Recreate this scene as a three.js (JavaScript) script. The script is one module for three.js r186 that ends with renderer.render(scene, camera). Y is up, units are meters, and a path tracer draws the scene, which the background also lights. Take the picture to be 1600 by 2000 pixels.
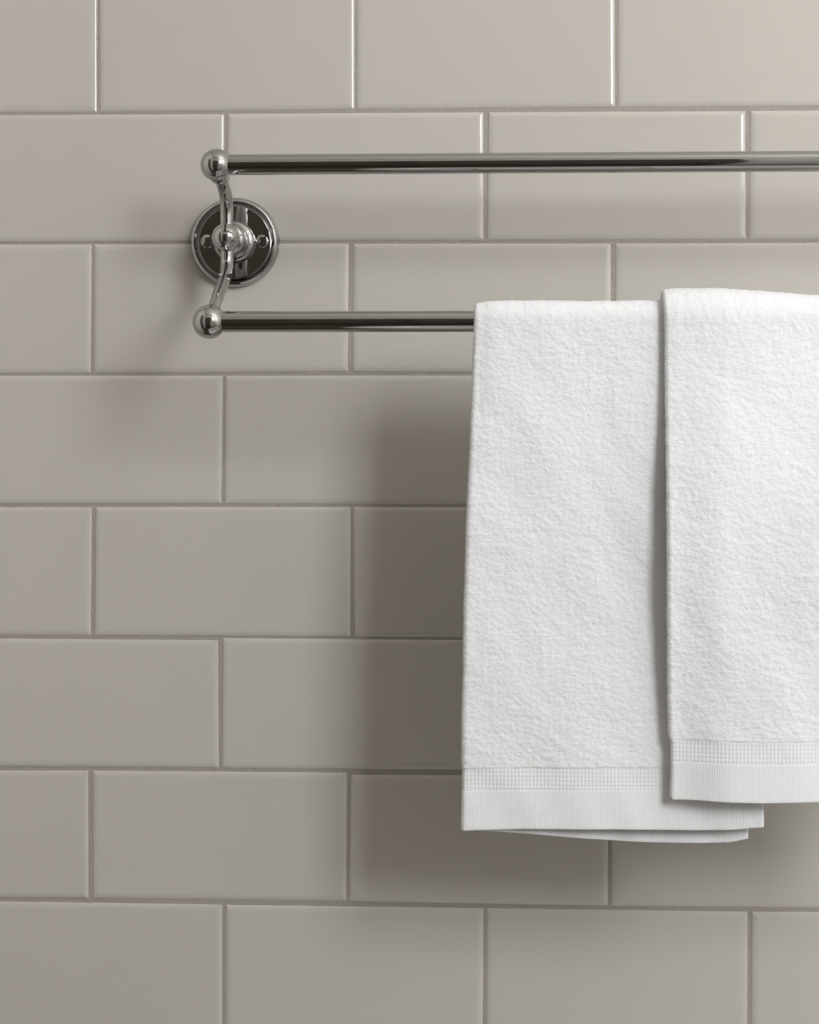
import * as THREE from 'three';
import { ImprovedNoise } from 'three/addons/math/ImprovedNoise.js';
import { mergeGeometries, mergeVertices } from 'three/addons/utils/BufferGeometryUtils.js';
import { RectAreaLightUniformsLib } from 'three/addons/lights/RectAreaLightUniformsLib.js';
import { RoundedBoxGeometry } from 'three/addons/geometries/RoundedBoxGeometry.js';
import { Brush, Evaluator, SUBTRACTION } from 'three-bvh-csg';

// ---------------------------------------------------------------- camera, light, exposure
// Metres, y up. The tiled wall's face is the plane z = 0, the room is at z > 0, the floor at y = 0.
const EYE = 1.3, DIST = 1.2, YAW = 0.0497, FOCAL = 3975, PRINCIPAL_Y = 806;      // focal length in pixels of a 1600 x 2000 frame
const scene = new THREE.Scene();
const camera = new THREE.PerspectiveCamera((2 * Math.atan(1000 / FOCAL) * 180) / Math.PI, 0.8, 0.05, 60);
camera.position.set(0, EYE, DIST);
camera.rotation.set(0, YAW, 0);
camera.setViewOffset(1600, 2000, 0, 1000 - PRINCIPAL_Y, 1600, 2000);            // a shifted lens keeps the uprights upright
scene.add(camera);
const SKY = [0.93, 0.97, 1.0], WINDOW = { z: 1.6, x0: 0.68, x1: 1.32, y0: 1.4, y1: 2.54, transom: 1.68 };   // above the transom the window looks at the bright sky
scene.background = new THREE.Color().setRGB(...SKY);
scene.backgroundIntensity = 1.8;
RectAreaLightUniformsLib.init();
const daylight = new THREE.RectAreaLight(new THREE.Color().setRGB(0.99, 1.01, 1.035), 20.2, WINDOW.x1 - WINDOW.x0, WINDOW.y1 - WINDOW.transom);
daylight.name = 'window_daylight';
daylight.position.set((WINDOW.x0 + WINDOW.x1) / 2, (WINDOW.transom + WINDOW.y1) / 2, WINDOW.z + 0.13);
daylight.lookAt(daylight.position.x, daylight.position.y, 0);
scene.add(daylight);
const EXPOSURE = 1.0;

// ---------------------------------------------------------------- helpers
const noise3 = new ImprovedNoise();
let seed = 7;
const rnd = () => { seed = (seed + 0x6d2b79f5) | 0; let t = Math.imul(seed ^ (seed >>> 15), 1 | seed); t = (t + Math.imul(t ^ (t >>> 7), 61 | t)) ^ t; return ((t ^ (t >>> 14)) >>> 0) / 4294967296; };
const N = (x, y, z = 0) => noise3.noise(x, y, z);
const lerp = (a, b, t) => a + (b - a) * t, clamp = (v, a = 0, b = 1) => Math.min(b, Math.max(a, v));
const smooth = (a, b, x) => { const t = clamp((x - a) / (b - a)); return t * t * (3 - 2 * t); };
const curve = (pts) => (x) => { // piecewise smooth through [x, y] pairs
  if (x <= pts[0][0]) return pts[0][1];
  for (let i = 1; i < pts.length; i++) if (x <= pts[i][0]) { const [a, p] = pts[i - 1], [b, q] = pts[i]; return lerp(p, q, (x - a) / (b - a)); }
  return pts[pts.length - 1][1];
};
const cosY = Math.cos(YAW), sinY = Math.sin(YAW);
function at(px, py, z = 0) {   // where the measured pixel lies on the plane at that distance from the wall
  const u = (px - 800) / FOCAL, v = (PRINCIPAL_Y - py) / FOCAL;
  const dx = -sinY + u * cosY, dz = -cosY - u * sinY, t = (z - DIST) / dz;
  return new THREE.Vector3(dx * t, EYE + v * t, z);
}
const used = {};
function numbered(name) { const n = used[name] ?? 0; used[name] = n + 1; return n ? `${name}_${String(n).padStart(3, '0')}` : name; }
function mesh(name, geometry, material, parent) {
  const m = new THREE.Mesh(geometry, material);
  m.name = parent ? name : numbered(name);
  m.castShadow = m.receiveShadow = true;
  (parent ?? scene).add(m);
  return m;
}
function thing(name, label, category) {
  const o = new THREE.Group(); o.name = numbered(name); o.userData = { label, category }; scene.add(o); return o;
}
function structure(name, geometry, material) { const m = mesh(name, geometry, material); m.userData.kind = 'structure'; return m; }
function box(x0, x1, y0, y1, z0, z1) { const g = new THREE.BoxGeometry(x1 - x0, y1 - y0, z1 - z0); g.translate((x0 + x1) / 2, (y0 + y1) / 2, (z0 + z1) / 2); return g; }
function heightTexture(size, f) { // tileable height map, f(u, v) in 0..1
  const d = new Uint8Array(size * size * 4);
  for (let j = 0; j < size; j++) for (let i = 0; i < size; i++) { const v = Math.round(255 * clamp(f((i + 0.5) / size, (j + 0.5) / size))), o = (j * size + i) * 4; d[o] = d[o + 1] = d[o + 2] = v; d[o + 3] = 255; }
  const t = new THREE.DataTexture(d, size, size); t.wrapS = t.wrapT = THREE.RepeatWrapping; t.magFilter = THREE.LinearFilter; t.minFilter = THREE.LinearMipmapLinearFilter; t.generateMipmaps = true; t.needsUpdate = true;
  return t;
}
const cyc = (u, v, k, s = 0) => { // tileable noise: a torus cut through 3-D noise pairs
  const a = u * 2 * Math.PI, b = v * 2 * Math.PI, r = k / (2 * Math.PI);
  return N(Math.cos(a) * r + s, Math.sin(a) * r + Math.cos(b) * r * 1.7 + s * 2, Math.sin(b) * r * 1.7 - s);
};

// ---------------------------------------------------------------- materials
const std = (o) => new THREE.MeshStandardMaterial(o), phys = (o) => new THREE.MeshPhysicalMaterial(o);
const rgb = (r, g, b) => new THREE.Color().setRGB(r, g, b);
const chrome = phys({ color: rgb(0.43, 0.427, 0.42), metalness: 1, roughness: 0.035 });
const darkSlot = std({ color: rgb(0.2, 0.2, 0.2), metalness: 1, roughness: 0.35 });
const glazes = [0, 1, 2, 3, 4].map((k) => phys({ color: rgb(0.535 + 0.004 * (k - 2), 0.505 + 0.004 * (k - 2), 0.463 + 0.004 * (k - 2)), roughness: 0.1, ior: 1.5 }));
const groutBump = heightTexture(512, (u, v) => 0.5 + 0.28 * cyc(u, v, 60, 3) + 0.25 * cyc(u, v, 110, 9) + 0.25 * (rnd() - 0.5));
groutBump.repeat.set(1 / 0.05, 1 / 0.05);
const groutMaterial = std({ color: rgb(0.385, 0.35, 0.318), roughness: 0.95, bumpMap: groutBump, bumpScale: 0.0005 });
const paint = std({ color: rgb(0.9, 0.872, 0.832), roughness: 0.8 });
const ceilingPaint = std({ color: rgb(0.9, 0.88, 0.845), roughness: 0.9 });
const darkWood = std({ color: rgb(0.12, 0.1, 0.08), roughness: 0.5 });
const floorMaterial = std({ color: rgb(0.16, 0.135, 0.105), roughness: 0.4 });
const whitePaint = std({ color: rgb(0.75, 0.75, 0.74), roughness: 0.35 });
const enamel = phys({ color: rgb(0.8, 0.8, 0.79), roughness: 0.12 });

// ---------------------------------------------------------------- the tiled wall
// Joints measured in the photograph: for each row joint, the lower edge of the tiles above and the upper edge of those below, along x.
const J = [
  { b: curve([[-800, -33], [1600, -49]]), t: curve([[-800, -25], [1600, -40]]) },
  { b: curve([[-600, 221], [0, 219.1], [190, 218.5], [600, 213.5], [760, 212.7], [1140, 208.8], [1600, 206.4], [2400, 203]]), t: curve([[-600, 227], [0, 225], [437, 223], [445, 222.6], [700, 220.8], [1140, 218.4], [1600, 216], [2400, 213]]) },
  { b: curve([[-600, 474], [0, 472.7], [240, 472], [640, 468.5], [950, 468.2], [1200, 467.4], [1600, 467], [2400, 465]]), t: curve([[-600, 479], [0, 477.8], [240, 477.3], [640, 475.6], [950, 476], [1200, 475.6], [1600, 474], [2400, 472]]) },
  { b: curve([[-600, 730], [0, 729], [240, 729], [380, 727.2], [720, 725.6], [930, 727], [1600, 728], [2400, 729]]), t: curve([[-600, 736], [0, 734], [240, 735], [435, 734.3], [720, 733], [930, 733.6], [1600, 735], [2400, 736]]) },
  { b: curve([[-600, 984], [0, 984], [240, 984], [380, 983.7], [720, 983], [925, 985], [1600, 987], [2400, 988]]), t: curve([[-600, 991], [0, 991], [720, 990.7], [925, 991], [1600, 994], [2400, 995]]) },
  { b: curve([[-600, 1239], [0, 1240.5], [240, 1241.6], [720, 1243.6], [915, 1244], [1600, 1249], [2400, 1252]]), t: curve([[-600, 1246], [0, 1247.6], [240, 1248.4], [427, 1251], [433, 1247.2], [720, 1250.6], [915, 1251], [1600, 1257], [2400, 1260]]) },
  { b: curve([[-600, 1495], [0, 1496.6], [240, 1497.5], [427, 1499.8], [435, 1500.7], [680, 1502.8], [910, 1503.5], [1600, 1509], [2400, 1513]]), t: curve([[-600, 1504], [0, 1506], [172, 1506], [440, 1510.7], [677, 1510], [684, 1514.5], [910, 1514], [1600, 1519], [2400, 1523]]) },
  { b: curve([[-600, 1753], [0, 1755.4], [170, 1754.5], [437, 1759], [677, 1760.8], [950, 1765.5], [1150, 1769], [1600, 1773.7], [2400, 1779]]), t: curve([[-600, 1757], [0, 1761.4], [170, 1762.6], [433, 1768], [440, 1768.6], [690, 1771], [1020, 1776], [1150, 1779], [1600, 1783], [2400, 1788]]) },
  { b: curve([[-800, 2010], [1600, 2035]]), t: curve([[-800, 2018], [1600, 2044]]) },
];
// Uprights of each row: [left tile's right edge at top, at bottom, right tile's left edge at top, at bottom]
const V = [
  [[188, 188.3, 194, 194], [691.5, 692, 697, 696.6], [1200, 1201, 1207.5, 1207.5]],
  [[437, 436, 444.5, 443.5], [943.7, 943.7, 954.6, 952], [1456.5, 1457, 1466.7, 1464]],
  [[178, 176, 184, 183], [680.5, 678.6, 690.3, 689], [1193, 1192, 1203, 1202]],
  [[434.2, 431.4, 440.5, 438.4], [940, 939, 947, 946], [1455, 1455, 1463, 1463]],
  [[178.5, 176.4, 186.5, 184.4], [684.3, 683.4, 690.6, 693], [1194, 1194, 1203, 1203]],
  [[425.3, 426.7, 435.7, 433.5], [938, 938, 946, 946], [1455, 1455, 1464, 1464]],
  [[171, 171.6, 181, 181], [677, 676, 686, 682.5], [1187.5, 1187, 1195.5, 1195]],
  [[433, 433, 441.5, 441], [943.7, 942.5, 951.3, 950], [1460.2, 1459, 1469.7, 1467.3]],
];
const BEVEL = 0.0042, DROP = 0.0013, TILE_BACK = -0.0075;
const STEPS = [1, 0.975, 0.92, 0.82, 0.65, 0.36, 0];                // 1 at the outer edge, 0 where the flat begins
function tileGeometry(c) { // c: corners top left, top right, bottom right, bottom left (x, y; z = lippage of the flat face)
  const pos = [], nor = [], uv = [], idx = [];
  const w = c[0].distanceTo(c[1]), h = c[0].distanceTo(c[3]);
  const corner = (k, d) => { // the quad's corner drawn in by d from both sides
    const s = d / w, t = d / h, a = [0, 1, 1, 0][k] ? 1 - s : s, b = [0, 0, 1, 1][k] ? 1 - t : t;
    return c[0].clone().multiplyScalar((1 - a) * (1 - b)).addScaledVector(c[1], a * (1 - b)).addScaledVector(c[2], a * b).addScaledVector(c[3], (1 - a) * b);
  };
  const push = (p, n) => { pos.push(p.x, p.y, p.z); nor.push(n.x, n.y, n.z); uv.push(p.x, p.y); return pos.length / 3 - 1; };
  const face = new THREE.Vector3().crossVectors(c[3].clone().sub(c[0]), c[1].clone().sub(c[0])).normalize(); if (face.z < 0) face.negate();
  const ring = [];
  for (let s = 0; s < 4; s++) {
    const a = s, b = (s + 1) % 4, along = c[b].clone().sub(c[a]).normalize(), out = new THREE.Vector3().crossVectors(along, face).normalize();
    if (out.dot(c[a].clone().sub(c[(a + 2) % 4])) < 0) out.negate();
    const rows = [];
    STEPS.forEach((u) => {
      const z = -DROP * (1 - Math.sqrt(Math.max(0, 1 - u * u))), d = BEVEL * (1 - u) - 0.00022;
      const slope = u < 0.999 ? (DROP / BEVEL) * u / Math.sqrt(1 - u * u) : 6, n = face.clone().addScaledVector(out, slope).normalize();
      rows.push([corner(a, d).addScaledVector(face, z), corner(b, d).addScaledVector(face, z), n]);
    });
    const p0 = rows[0][0].clone(), p1 = rows[0][1].clone(); p0.z = p1.z = TILE_BACK;
    rows.unshift([p0, p1, out], [rows[0][0], rows[0][1], out]);
    let before = null;
    rows.forEach(([p, q, n], k) => {
      const now = [push(p, n), push(q, n)];
      if (before && k !== 2) idx.push(before[0], now[0], before[1], before[1], now[0], now[1]);
      before = now;
    });
    ring.push(rows[rows.length - 1][0]);
  }
  const f = ring.map((p) => push(p, face));
  idx.push(f[0], f[3], f[1], f[1], f[3], f[2]);
  const g = new THREE.BufferGeometry();
  g.setAttribute('position', new THREE.Float32BufferAttribute(pos, 3)); g.setAttribute('normal', new THREE.Float32BufferAttribute(nor, 3)); g.setAttribute('uv', new THREE.Float32BufferAttribute(uv, 2));
  // keep windings in step with the normals
  const P = pos, A = new THREE.Vector3(), B = new THREE.Vector3(), C = new THREE.Vector3(), M = new THREE.Vector3();
  for (let i = 0; i < idx.length; i += 3) {
    A.fromArray(P, idx[i] * 3); B.fromArray(P, idx[i + 1] * 3).sub(A); C.fromArray(P, idx[i + 2] * 3).sub(A); M.fromArray(nor, idx[i] * 3);
    if (B.cross(C).dot(M) < 0) [idx[i + 1], idx[i + 2]] = [idx[i + 2], idx[i + 1]];
  }
  g.setIndex(idx);
  return g;
}
const ROOM = { x0: -0.86, x1: 1.5, z1: WINDOW.z, top: 2.8 };
const wall = structure('wall_back', box(ROOM.x0 - 0.15, ROOM.x1 + 0.15, -0.1, ROOM.top + 0.1, -0.15, -0.0022), groutMaterial);
const pitchX = 509, rest = [];
function addTile(row, L, R, jt, jb, single) { // L, R: [top, bottom] x pixels
  const lip = () => (rnd() - 0.5) * 0.00035;
  const c = [at(L[0], jt(L[0])), at(R[0], jt(R[0])), at(R[1], jb(R[1])), at(L[1], jb(L[1]))];
  const a = lip(), b = lip(), d = lip(); c[0].z = a; c[1].z = b; c[2].z = b + d - a; c[3].z = d;
  c.forEach((p) => { p.x = clamp(p.x, ROOM.x0 + 0.001, ROOM.x1 - 0.001); p.y = Math.min(p.y, ROOM.top - 0.001); });
  if (c[1].x - c[0].x < 0.012 || c[0].y - c[3].y < 0.012) return;
  const g = tileGeometry(c);
  if (single) mesh('tile', g, glazes[Math.floor(rnd() * 5)], wall); else rest.push(g);
}
const verticals = [];   // for the grout: [row, index] spans
for (let row = -8; row < 21; row++) {
  let jt, jb, vs;
  if (row >= 0 && row < 8) { jt = J[row].t; jb = J[row + 1].b; vs = V[row].map((v) => v.slice()); }
  else {
    const up = row < 0, k = up ? row : row - 8, baseT = up ? J[0].b : J[8].t;
    if (up) { jt = (x) => baseT(x) + (k + 1) * 257 - 249; jb = (x) => baseT(x) + (k + 1) * 257; }
    else { jt = (x) => baseT(x) + k * 257; jb = (x) => baseT(x) + k * 257 + 249; }
    const s = ((row % 2) + 2) % 2 ? 437 : 184;
    vs = [0, 1, 2].map((i) => { const e = (rnd() - 0.5) * 6; return [s + i * 508 + e, s + i * 508 + e, s + i * 508 + 8 + e, s + i * 508 + 8 + e]; });
  }
  while (vs[0][0] > -4400) { const v = vs[0], e = (rnd() - 0.5) * 4; vs.unshift(v.map((x, i) => v[0] - pitchX + e + (i > 1 ? 8 : 0))); }
  while (vs[vs.length - 1][0] < 5000) { const v = vs[vs.length - 1], e = (rnd() - 0.5) * 4; vs.push(v.map((x, i) => v[0] + pitchX + e + (i > 1 ? 8 : 0))); }
  for (let i = 1; i < vs.length; i++) {
    const L = [vs[i - 1][2], vs[i - 1][3]], R = [vs[i][0], vs[i][1]];
    addTile(row, L, R, jt, jb, row >= -2 && row <= 9 && R[0] > -560 && L[0] < 2200);
    if (row >= -1 && row < 9 && vs[i][0] > -200 && vs[i][0] < 1900) verticals.push([vs[i], jt, jb]);
  }
}
const far = mesh('tile_field', mergeGeometries(rest), glazes[2], wall); far.userData.kind = 'stuff';
// sanded grout, slightly uneven, lapping on to the tiles' rounded edges
{
  const pos = [], idx = [], uvs = [];
  const G = (x, y) => -0.00105 + 0.00022 * N(x * 180, y * 180, 1) + 0.00022 * N(x * 620, y * 620, 5) + 0.0001 * N(x * 1900, y * 1900, 8);
  const strip = (n, p) => { // p(i) gives the two edge points
    const m = 8, base = pos.length / 3;
    for (let i = 0; i <= n; i++) { const [a, b] = p(i / n); for (let j = 0; j <= m; j++) { const x = lerp(a.x, b.x, j / m), y = lerp(a.y, b.y, j / m); pos.push(x, y, G(x, y)); uvs.push(x, y); } }
    for (let i = 0; i < n; i++) for (let j = 0; j < m; j++) { const q = base + i * (m + 1) + j; idx.push(q, q + 1, q + m + 1, q + 1, q + m + 2, q + m + 1); }
  };
  for (let k = 0; k <= 8; k++) strip(1100, (t) => { const x = lerp(-200, 1900, t); return [at(x, J[k].t(x) + 4), at(x, J[k].b(x) - 4)]; });
  for (const [v, jt, jb] of verticals) strip(120, (t) => { const yt = jt(v[0]), yb = jb(v[0]), y = lerp(yt, yb, t); return [at(lerp(v[0], v[1], t) - 4, y), at(lerp(v[2], v[3], t) + 4, y)]; });
  const g = new THREE.BufferGeometry();
  g.setAttribute('position', new THREE.Float32BufferAttribute(pos, 3)); g.setAttribute('uv', new THREE.Float32BufferAttribute(uvs, 2)); g.setIndex(idx); g.computeVertexNormals();
  const m = mesh('grout', g, groutMaterial, wall); m.userData.kind = 'stuff';
}

// ---------------------------------------------------------------- the rest of the room
const W = WINDOW, T = 0.18;
structure('floor', box(ROOM.x0, ROOM.x1, -0.1, 0, 0, ROOM.z1), floorMaterial);
structure('ceiling', box(ROOM.x0 - 0.15, ROOM.x1 + 0.15, ROOM.top, ROOM.top + 0.12, 0, ROOM.z1 + T), ceilingPaint);
structure('wall_left', box(ROOM.x0 - 0.15, ROOM.x0, -0.1, ROOM.top, 0, ROOM.z1), paint);
structure('wall_right', box(ROOM.x1, ROOM.x1 + 0.15, -0.1, ROOM.top, 0, ROOM.z1), paint);
structure('wall_front', mergeGeometries([
  box(ROOM.x0 - 0.15, W.x0, -0.1, ROOM.top, W.z, W.z + T), box(W.x1, ROOM.x1 + 0.15, -0.1, ROOM.top, W.z, W.z + T),
  box(W.x0, W.x1, -0.1, W.y0, W.z, W.z + T), box(W.x0, W.x1, W.y1, ROOM.top, W.z, W.z + T)]), paint);
{ // a dark door in the left wall
  const x = ROOM.x0, door = structure('door_2', box(x, x + 0.03, 0, 2.05, 0.6, 1.0), darkWood);
  for (const [c, d] of [[0.12, 0.95], [1.05, 1.95]]) mesh('panel', new RoundedBoxGeometry(0.03, d - c, 0.28, 2, 0.01).translate(x + 0.032, (c + d) / 2, 0.8), darkWood, door);
}
{ // a dark double door behind the camera
  const z = W.z, door = structure('door_1', box(-0.62, 0.3, 0, 2.05, z - 0.03, z), darkWood);
  for (const [a, b] of [[-0.57, -0.19], [-0.13, 0.25]]) for (const [c, d] of [[0.12, 0.95], [1.05, 2.0]]) mesh('panel', new RoundedBoxGeometry(b - a, d - c, 0.03, 2, 0.01).translate((a + b) / 2, (c + d) / 2, z - 0.032), darkWood, door);
}
{
  const m = 0.035, z0 = W.z + 0.04, z1 = W.z + 0.09, mid = W.transom;
  const win = structure('window_1', mergeGeometries([
    box(W.x0, W.x1, W.y0, W.y0 + m, z0, z1), box(W.x0, W.x1, W.y1 - m, W.y1, z0, z1),
    box(W.x0, W.x0 + m, W.y0 + m, W.y1 - m, z0, z1), box(W.x1 - m, W.x1, W.y0 + m, W.y1 - m, z0, z1)]), whitePaint);
  mesh('glazing_bar', box(W.x0 + m, W.x1 - m, mid - 0.012, mid + 0.012, z0 + 0.01, z1 - 0.01), whitePaint, win);
  mesh('window_sill', box(W.x0 - 0.04, W.x1 + 0.04, W.y0 - 0.03, W.y0, W.z - 0.06, W.z + 0.04), whitePaint, win);
}
{ // the white bath that shows in the chrome from below
  const x0 = -0.16, x1 = 1.1, z0 = 0.03, z1 = 0.78, top = 0.58, pos = [], idx = [], n = 64;
  const rings = [[0, 0.0, 0.06], [0, 0.03, 0.05], [0.52, 0.012, 0], [0.55, 0, 0], [0.575, 0.004, 0], [0.58, 0.02, 0], [0.58, 0.06, 0], [0.565, 0.075, 0], [0.3, 0.1, 0], [0.17, 0.15, 0], [0.15, 0.25, 0]];
  rings.forEach(([y, inset, lo]) => { for (let i = 0; i < n; i++) { const a = (i / n) * 2 * Math.PI, e = 0.45, c = Math.cos(a), s = Math.sin(a), hx = (x1 - x0) / 2 - inset - lo, hz = (z1 - z0) / 2 - inset - lo; pos.push((x0 + x1) / 2 + Math.sign(c) * Math.abs(c) ** e * hx, y, (z0 + z1) / 2 + Math.sign(s) * Math.abs(s) ** e * hz); } });
  for (let r = 0; r < rings.length - 1; r++) for (let i = 0; i < n; i++) { const a = r * n + i, b = r * n + ((i + 1) % n); idx.push(a, a + n, b, b, a + n, b + n); }
  const last = (rings.length - 1) * n, ce = pos.length / 3; pos.push((x0 + x1) / 2, 0.148, (z0 + z1) / 2);
  for (let i = 0; i < n; i++) idx.push(last + i, ce, last + ((i + 1) % n));
  const g = new THREE.BufferGeometry(); g.setAttribute('position', new THREE.Float32BufferAttribute(pos, 3)); g.setIndex(idx); g.computeVertexNormals();
  const b = mesh('bathtub', g, enamel); b.userData = { label: 'white bathtub against the wall below the towels, reflected in the chrome', category: 'bathtub' };
}

// ---------------------------------------------------------------- the double towel rail
const AXIS = at(460, 474, 0), mm = 0.001;                              // middle of the backplate on the wall
const LOW = { y: -51.6, z: 105 }, HIGH = { y: 36.7, z: 77.7 }, BAR_R = 5.7, SPAN = 620, KNOB = { y: -0.4, z: 41 };
const rail = thing('towel_rail', 'polished chrome double towel rail with round backplate and ball ends', 'towel rail');
rail.position.copy(AXIS);
const lathe = (pts, seg = 96) => { const g = new THREE.LatheGeometry(pts.map(([r, z]) => new THREE.Vector2(Math.max(r, 0.0001) * mm, z * mm)), seg); g.rotateX(Math.PI / 2); return g; };   // turned about the axis that points out of the wall
const spline = (pts, n) => new THREE.SplineCurve(pts.map(([a, b]) => new THREE.Vector2(a, b))).getPoints(n).map((p) => [p.x, p.y]);
const plateProfile = [...spline([[26.5, 0], [26.65, 1.6], [26.3, 3.6], [25.5, 5.4], [24.5, 6.4], [23.75, 6.6]], 24), ...spline([[23.7, 6.55], [23.3, 5.9], [22.6, 5.0], [21.9, 4.45], [21.35, 4.25]], 16), [21.3, 4.3], [21.0, 4.42], [12, 4.5], [0, 4.5]];
const bossProfile = [...spline([[12.1, 4.3], [12.5, 6.2], [12.2, 8.3], [11.1, 9.7], [9.9, 10.2]], 16), ...spline([[9.5, 10.4], [9.2, 12], [9.15, 15], [9.15, 21], [9.0, 24.5], [8.2, 26.6], [6.9, 27.6]], 26), ...spline([[6.4, 27.9], [5.5, 29.5], [5.2, 33], [5.2, 38]], 8)];
const plateG = lathe(plateProfile), bossG = lathe(bossProfile), ballG = new THREE.SphereGeometry(1, 64, 48);
// slotted oval screw heads
const screwG = (() => {
  const head = new Brush(lathe([[0, -1.5], [3.9, -1.5], [4.0, 0.3], [3.85, 0.62], [3.3, 0.86], [2.2, 1.06], [1.1, 1.16], [0, 1.2]].map((p) => p), 40));
  const cut = new Brush(new THREE.BoxGeometry(9 * mm, 1.05 * mm, 1.6 * mm)); cut.position.z = 1.2 * mm; cut.rotation.z = (52 * Math.PI) / 180; cut.updateMatrixWorld(); head.updateMatrixWorld();
  const ev = new Evaluator(); ev.attributes = ['position', 'normal', 'uv']; ev.useGroups = false;
  return ev.evaluate(head, cut, SUBTRACTION).geometry;
})();
function armGeometry(pts, radii) { // a bent rod in the plane of the bracket
  const c = new THREE.CatmullRomCurve3(pts.map(([y, z]) => new THREE.Vector3(0, y * mm, z * mm)), false, 'centripetal'), n = 90, m = 40, g = new THREE.TubeGeometry(c, n, 1, m);
  const p = g.attributes.position, r = curve(radii.map((v, i) => [i / (radii.length - 1), v]));
  for (let i = 0; i <= n; i++) { const o = c.getPointAt(i / n); for (let j = 0; j <= m; j++) { const k = i * (m + 1) + j, f = r(i / n) * mm; p.setXYZ(k, o.x + (p.getX(k) - o.x) * f, o.y + (p.getY(k) - o.y) * f, o.z + (p.getZ(k) - o.z) * f); } }
  return g;
}
const upArm = armGeometry([[KNOB.y, 37], [9, 36.6], [17, 37.2], [23, 41], [27.5, 50], [31.5, 62], [HIGH.y - 1, HIGH.z - 3]], [3.75, 3.8, 3.8, 3.65, 3.5]);
const lowArm = armGeometry([[KNOB.y, 36], [-9, 35.4], [-16, 36.4], [-21.5, 42], [-28, 55], [-35, 70], [-42, 85], [LOW.y + 1, LOW.z - 3]], [3.8, 3.8, 3.6, 3.45, 3.35]);
function collarGeometry(y, z, ty, tz, back) { // a rounded ring where the arm meets its ball
  const g = lathe(spline([[3.2, -1.6], [4.9, -1.3], [5.75, -0.4], [5.85, 0.6], [5.3, 1.6], [4.4, 2.2]], 14), 48), d = new THREE.Vector3(0, ty - y, tz - z).normalize();
  g.applyQuaternion(new THREE.Quaternion().setFromUnitVectors(new THREE.Vector3(0, 0, 1), d));
  g.translate(0, (ty - d.y * back) * mm, (tz - d.z * back) * mm);
  return g;
}
const upCollar = collarGeometry(30.5, 59, HIGH.y, HIGH.z, 13), lowCollar = collarGeometry(-42, 85, LOW.y, LOW.z, 10.3);
for (const x of [0, SPAN]) {
  const place = (name, g, m, dx = 0, dy = 0, dz = 0, s = 1, parent = rail) => { const o = mesh(name, g, m, parent); o.position.set((x + dx) * mm, dy * mm, dz * mm); if (s !== 1) o.scale.setScalar(s * mm); return o; };
  const plate = place('backplate', plateG, chrome);
  for (const s of [-1, 1]) { const sc = mesh('screw', screwG, chrome, plate); sc.position.set(s * 16.3 * mm, 0.3 * mm, 4.4 * mm); }
  place('boss', bossG, chrome);
  place('bracket_arm', upArm, chrome); place('bracket_arm', lowArm, chrome);
  place('collar', upCollar, chrome); place('collar', lowCollar, chrome);
  place('ball', ballG, chrome, 0, KNOB.y, KNOB.z, 8.1);
  place('ball', ballG, chrome, 0, HIGH.y, HIGH.z, 9.0);
  place('ball', ballG, chrome, 0, LOW.y, LOW.z, 9.25);
}
for (const b of [HIGH, LOW]) {
  const g = new THREE.CylinderGeometry(BAR_R * mm, BAR_R * mm, SPAN * mm, 96, 1, true); g.rotateZ(Math.PI / 2); g.translate((SPAN / 2) * mm, b.y * mm, b.z * mm);
  mesh('bar', g, chrome, rail);
}

// ---------------------------------------------------------------- the towels
const loops = (() => { // terry: rows of small loops of yarn, jittered
  const n = 68, m = 72, cell = [];
  for (let j = 0; j < m; j++) for (let i = 0; i < n; i++) cell.push([rnd() * 0.8 - 0.4, rnd() * 0.6 - 0.3, 0.45 + 0.55 * rnd(), 0.5 + rnd() * 0.25, 0.36 + rnd() * 0.16, (rnd() - 0.5) * 1.1]);
  return heightTexture(1024, (u, v) => {
    const x = u * n, y = v * m; let h = 0;
    for (let dj = -1; dj <= 1; dj++) for (let di = -1; di <= 1; di++) {
      const i = Math.floor(x) + di, j = Math.floor(y) + dj, [ox, oy, a, sx, sy, t] = cell[((j + m) % m) * n + ((i + n) % n)];
      const px = x - i - 0.5 - ox, py = y - j - 0.5 - oy, qx = px + py * t * 0.4, qy = py - px * t * 0.4, d = (qx / sx) ** 2 + (qy / sy) ** 2;
      h = Math.max(h, a * Math.exp(-d * 1.6));
    }
    return 0.75 * h + 0.12 + 0.3 * cyc(u, v, 150, 6) + 0.12 * (rnd() - 0.5);
  });
})();
loops.repeat.set(1 / 0.086, 1 / 0.083);
const waffle = heightTexture(256, (u, v) => { const x = (u * 4) % 1, y = (v * 4) % 1, dx = Math.min(x, 1 - x) * 2, dy = Math.min(y, 1 - y) * 2; return 0.25 + 0.75 * (1 - (1 - smooth(0, 0.75, dx)) * 0.55 - (1 - smooth(0, 0.7, dy)) * 0.45) + 0.1 * (rnd() - 0.5); });
waffle.repeat.set(1 / (4 * 0.00195), 1 / (4 * 0.0022));
const ribs = heightTexture(512, (u, v) => { const x = u * 16 + 0.3 * cyc(u, v, 3, 2), s = Math.abs(Math.sin(Math.PI * x)); return 0.15 + 0.75 * s + 0.16 * cyc(u, v, 90, 4) + 0.08 * (rnd() - 0.5); });
ribs.repeat.set(1 / (16 * 0.00115), 1 / (16 * 0.0019));
const cloth = (bump, s) => phys({ color: rgb(0.82, 0.822, 0.828), roughness: 0.95, bumpMap: bump, bumpScale: s, sheen: 0.25, sheenRoughness: 0.7, sheenColor: rgb(1, 1, 1), specularIntensity: 0.3 });
const terry = cloth(loops, 0.00015), band = cloth(waffle, 0.00028), hem = cloth(ribs, 0.00012);

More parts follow.
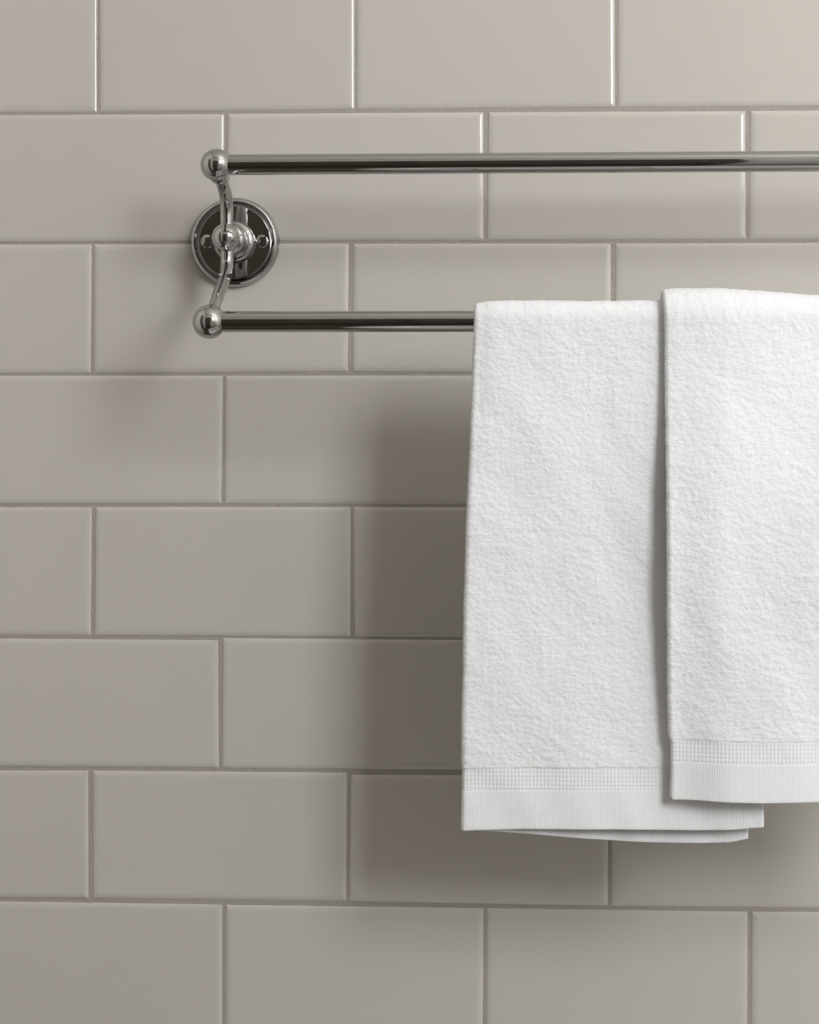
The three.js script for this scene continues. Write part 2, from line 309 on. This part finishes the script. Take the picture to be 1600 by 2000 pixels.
/* A towel folded lengthwise (fold at the left) and hung over the lower bar. o.left(py), o.right(py): edges in pixels at the height py; o.bottom(a): lower edge, a across 0..1;
   o.bandTop, o.bandLow: the heights of the band's two edges as shares of the drop; o.lift: distance from the bar's surface to the towel; o.puff(a, y01): how far the front stands off. */
function towel(name, label, o) {
  const root = thing(name, label, 'towel');
  root.userData.group = o.group;
  const bar = new THREE.Vector3(AXIS.x, AXIS.y + LOW.y * mm, LOW.z * mm), R0 = BAR_R * mm + o.lift;
  const zf = LOW.z * mm + BAR_R * mm + o.reach;                                    // reference depth of the front for pixel measures
  const yTop = bar.y, tt = o.sheet, gap = 0.0004;
  const bottomY = (a) => at(lerp(o.left(1600), o.right(1600), a), o.bottom(a), zf).y;
  const across = (cosY + ((o.left(1000) - 800) / FOCAL) * sinY), levelPy = (y) => PRINCIPAL_Y - ((y - EYE) * FOCAL * across) / (DIST - zf);
  function point(a, s, d, e, side, rough) { // a across, s along (0 front hem .. 1 over the bar .. 2 back hem), d depth from inner face, e outward direction in (a, d), side: 1 front sheet, 0 sheet behind
    let y, z, ny, nz, u;
    const lift = o.top(a) * 1;
    const under = 1 - side;
    if (s <= 0.93) { u = s / 0.93; const drop = o.under(a) * under * (1 - u); y = lerp(bottomY(a) - drop, yTop, u); z = bar.z + R0; ny = 0; nz = 1; }
    else if (s < 1.07) { const t = ((s - 0.93) / 0.14) * Math.PI; ny = Math.sin(t); nz = Math.cos(t); y = bar.y + ny * R0; z = bar.z + nz * R0; u = 1; }
    else { u = 1 - (s - 1.07) / 0.93; y = lerp(bottomY(a) + 0.03, yTop, u); z = bar.z - R0; ny = 0; nz = -1; }
    const front = s <= 0.93 ? 1 : s < 1.07 ? Math.max(0, Math.cos(((s - 0.93) / 0.14) * Math.PI)) : 0;
    const over = s <= 0.93 ? smooth(0.55, 1, u) : s < 1.07 ? 1 : smooth(0.55, 1, u);
    const py = clamp(levelPy(y), o.pyTop, 1700);
    const xl = at(o.left(py), py, zf).x, xr = at(o.right(py), py, zf).x;
    let depth = d + lift * over + front * (o.puff(a, 1 - u, y) + side * o.part(a, 1 - u));
    let x = lerp(xl, xr, a) + e[0] * 0;
    // long soft folds and the lumps of the pile
    const w = 0.0014 * N(x * 22 + o.seed, y * 9 + x * 6, 2.5) + 0.0009 * N(x * 48 + y * 20, y * 26 + o.seed, 7.5);
    depth += w * (0.35 + 0.65 * smooth(0, 0.25, 1 - u)) * (s < 1 ? 1 : 0.5);
    if (rough) {
      const q = 0.8 * (0.00032 * N(x * 150, y * 190, o.seed + z * 50) + 0.0003 * N(x * 390, y * 430, o.seed + d * 900) + 0.00012 * N(x * 700, y * 760, 3 + d * 2000));
      depth += q * rough * e[1]; x += q * rough * e[0];
    }
    x += e[2] ?? 0;
    return [x, y + ny * depth, z + nz * depth];
  }
  // the closed outline of the folded cloth, drawn from the front sheet's right edge to the fold and back along the sheet behind
  function outline(thick, fine) {
    const t = tt * thick, D = 2 * tt + gap, off = (tt - t) / 2, out = [], nF = fine, rf = D / 2, f0 = 0.012;
    const sp = (d) => d;
    for (let i = 0; i <= nF; i++) { const a = 1 - i / nF; out.push([a, D - off, [0, 1], 1]); }
    for (let i = 1; i < 10; i++) { const k = (i / 10) * Math.PI; out.push([0, rf + Math.cos(k) * (rf - off), [-Math.sin(k), Math.cos(k), -Math.sin(k) * (rf - off) + 0], 0.5 + 0.5 * Math.cos(k)]); }
    for (let i = 0; i <= 60; i++) out.push([(i / 60) * o.behind, off, [0, -1], 0]);
    for (let i = 1; i < 4; i++) { const k = (i / 4) * Math.PI; out.push([o.behind, tt / 2 - Math.cos(k) * (t / 2), [Math.sin(k), -Math.cos(k), Math.sin(k) * (t / 2)], 0]); }
    for (let i = 60; i >= 0; i--) out.push([(i / 60) * o.behind, tt - off, [0, 1], 0, 1]);
    for (let i = 1; i < 3; i++) { const k = (i / 3) * Math.PI; out.push([0, rf - Math.cos(k) * Math.min(rf, gap / 2 + off), [0, 0, -Math.sin(k) * 0.0002], 0.5 - 0.5 * Math.cos(k), 1]); }
    for (let i = 0; i <= 60; i++) out.push([i / 60, tt + gap + off, [0, -1], 1, 1]);
    for (let i = 1; i < 4; i++) { const k = (i / 4) * Math.PI; out.push([1, D - tt / 2 - Math.cos(k) * (t / 2), [Math.sin(k), -Math.cos(k), Math.sin(k) * (t / 2)], 1]); }
    return out;
  }
  function piece(partName, s0, s1, rows, thick, fine, material, rough, endDrop) {
    const profile = [];
    // rounded ends: the first and last rows close in
    const ends = [0, 0.15, 0.5, 1];
    const S = []; ends.slice(0, 3).forEach((f) => S.push([s0 + 0.004 * (f === 0 ? 0 : f * 0.35), f === 0 ? 0.25 : f === 0.15 ? 0.65 : 0.92]));
    const a0 = s0 + 0.004, a1 = s1 - 0.004;
    if (a1 - a0 < 1) for (let i = 0; i <= rows; i++) S.push([lerp(a0, a1, i / rows), 1]);
    else { // fine rows in front, coarser over the bar and behind
      for (let i = 0; i < rows; i++) S.push([lerp(a0, 0.93, i / rows), 1]);
      for (let i = 0; i < 70; i++) S.push([lerp(0.93, 1.07, i / 70), 1]);
      for (let i = 0; i <= 120; i++) S.push([lerp(1.07, a1, i / 120), 1]);
    }
    S.push([s1 - 0.0014, 0.92], [s1 - 0.0006, 0.65], [s1, 0.25]);
    const pos = [], uvs = [], idx = [];
    let m = 0, length = 0;
    S.forEach(([s, k]) => {
      const ring = outline(thick * k, fine); m = ring.length;
      ring.forEach(([a, d, e, side, inner]) => { const p = point(a, s, d, e, side, inner ? 0 : rough * k); pos.push(...p); uvs.push(p[0], s <= 1 ? p[1] : 2 * bar.y - p[1]); });
    });
    for (let r = 0; r < S.length - 1; r++) for (let i = 0; i < m; i++) { const a = r * m + i, b = r * m + ((i + 1) % m); idx.push(a, a + m, b, b, a + m, b + m); }
    for (const r of [0, S.length - 1]) { // close the ends across the thickness
      const q = r * m, nF = fine;
      const front = (t) => q + Math.round(t * nF), inF = (t) => q + nF + 1 + 9 + 61 + 3 + 61 + 2 + Math.round((1 - t) * 60);
      const steps = 60;
      for (let i = 0; i < steps; i++) { const t0 = i / steps, t1 = (i + 1) / steps, f = [front(t0), front(t1), inF(t0), inF(t1)]; r ? idx.push(f[0], f[1], f[2], f[1], f[3], f[2]) : idx.push(f[0], f[2], f[1], f[1], f[2], f[3]); }
      const bk = (t) => q + nF + 1 + 9 + Math.round(t * 60), inB = (t) => q + nF + 1 + 9 + 61 + 3 + 60 - Math.round(t * 60);
      for (let i = 0; i < steps; i++) { const t0 = i / steps, t1 = (i + 1) / steps, f = [bk(t0), bk(t1), inB(t0), inB(t1)]; r ? idx.push(f[0], f[1], f[2], f[1], f[3], f[2]) : idx.push(f[0], f[2], f[1], f[1], f[2], f[3]); }
    }
    const g = new THREE.BufferGeometry();
    g.setAttribute('position', new THREE.Float32BufferAttribute(pos, 3)); g.setAttribute('uv', new THREE.Float32BufferAttribute(uvs, 2)); g.setIndex(idx); g.computeVertexNormals();
    return mesh(partName, g, material, root);
  }
  const b0 = o.bandLow * 0.93, b1 = o.bandTop * 0.93;
  piece('pile_cloth', b1 - 0.001, 2 - b1, 640, 1, 320, terry, 1);
  piece('woven_band', b0 - 0.001, b1 + 0.002, 40, 0.74, 200, band, 0.12);
  piece('hem', 0, b0 + 0.002, 50, 0.84, 200, hem, 0.25);
  piece('woven_band', 2 - b1 - 0.002, 2 - b0 + 0.001, 20, 0.74, 100, band, 0.12);
  piece('hem', 2 - b0 - 0.002, 2, 24, 0.84, 100, hem, 0.25);
  return root;
}
towel('towel', 'white terry towel hanging lower, its right side covered by the other towel', {
  seed: 3.7, group: 'white terry towels on the lower rail', lift: 0.0003, reach: 0.0082, sheet: 0.0026, behind: 0.953, pyTop: 588,
  left: curve([[588, 938], [600, 935.5], [640, 935], [700, 932.5], [800, 929.5], [900, 926], [1000, 921], [1100, 918], [1200, 915.5], [1300, 914], [1400, 911.5], [1500, 911.5], [1545, 911], [1620, 909.5], [1700, 909]]),
  right: curve([[588, 1476], [1000, 1478], [1400, 1484], [1620, 1487.5], [1700, 1488]]),
  bottom: (a) => curve([[0, 1623.5], [0.03, 1622.5], [0.2, 1620], [0.5, 1619.5], [0.8, 1620.5], [0.9, 1619], [0.96, 1615.5], [1, 1614]])(a),
  bandTop: 0.1207, bandLow: 0.0768,
  top: (a) => 0.0004 * N(a * 5, 1.3, 0.4) - 0.0009 * (1 - smooth(0, 0.06, a)) - 0.0006,
  puff: (a, d, y) => 0.0025 * smooth(0.1, 0.9, d) * Math.max(0, 1 - 1.5 * a) + 0.0012 * Math.sin(a * 3 + d * 4) * smooth(0.05, 0.3, d),
  part: (a, d) => 0.005 * smooth(0.55, 1, d) * smooth(0, 0.55, a),
  under: (a) => curve([[0, 0], [0.1, 0.0017], [0.35, 0.0055], [0.55, 0.0079], [0.65, 0.0084], [0.9, 0.0083], [0.953, 0.0072], [1, 0.006]])(a),
});
towel('towel', 'white terry towel on top, overlapping the other and cut by the right edge', {
  seed: 11.2, group: 'white terry towels on the lower rail', lift: 0.0076, reach: 0.02, sheet: 0.0021, behind: 0.97, pyTop: 568,
  left: curve([[568, 1310], [575, 1306.5], [590, 1308], [650, 1309.5], [800, 1310], [1000, 1311], [1200, 1312], [1380, 1313.5], [1446, 1316], [1450, 1319], [1520, 1319], [1565, 1317]]),
  right: curve([[568, 1865], [1000, 1872], [1565, 1885]]),
  bottom: (a) => curve([[0, 1563.5], [0.1, 1563.5], [0.3, 1567], [0.5, 1566.5], [1, 1564]])(a),
  bandTop: 0.1255, bandLow: 0.0783,
  top: (a) => curve([[0, -0.0012], [0.03, -0.0008], [0.2, -0.0004], [0.32, -0.0016], [0.5, -0.0042], [0.65, -0.0056], [1, -0.006]])(a),
  puff: (a, d, y) => (0.001 + 0.0105 * smooth(0.02, 0.5, d)) * (0.55 + 0.45 * smooth(0, 0.2, a)) * (1 - 0.35 * smooth(0.1, 0.6, a)) + 0.0016 * Math.sin(a * 9 + d * 5) * smooth(0.1, 0.4, d),
  part: () => 0.0008,
  under: () => -0.003,
});

// ---------------------------------------------------------------- renderer
const renderer = new THREE.WebGLRenderer({ antialias: true });
renderer.toneMapping = THREE.LinearToneMapping;
renderer.toneMappingExposure = EXPOSURE;
renderer.shadowMap.enabled = true;
renderer.render(scene, camera);
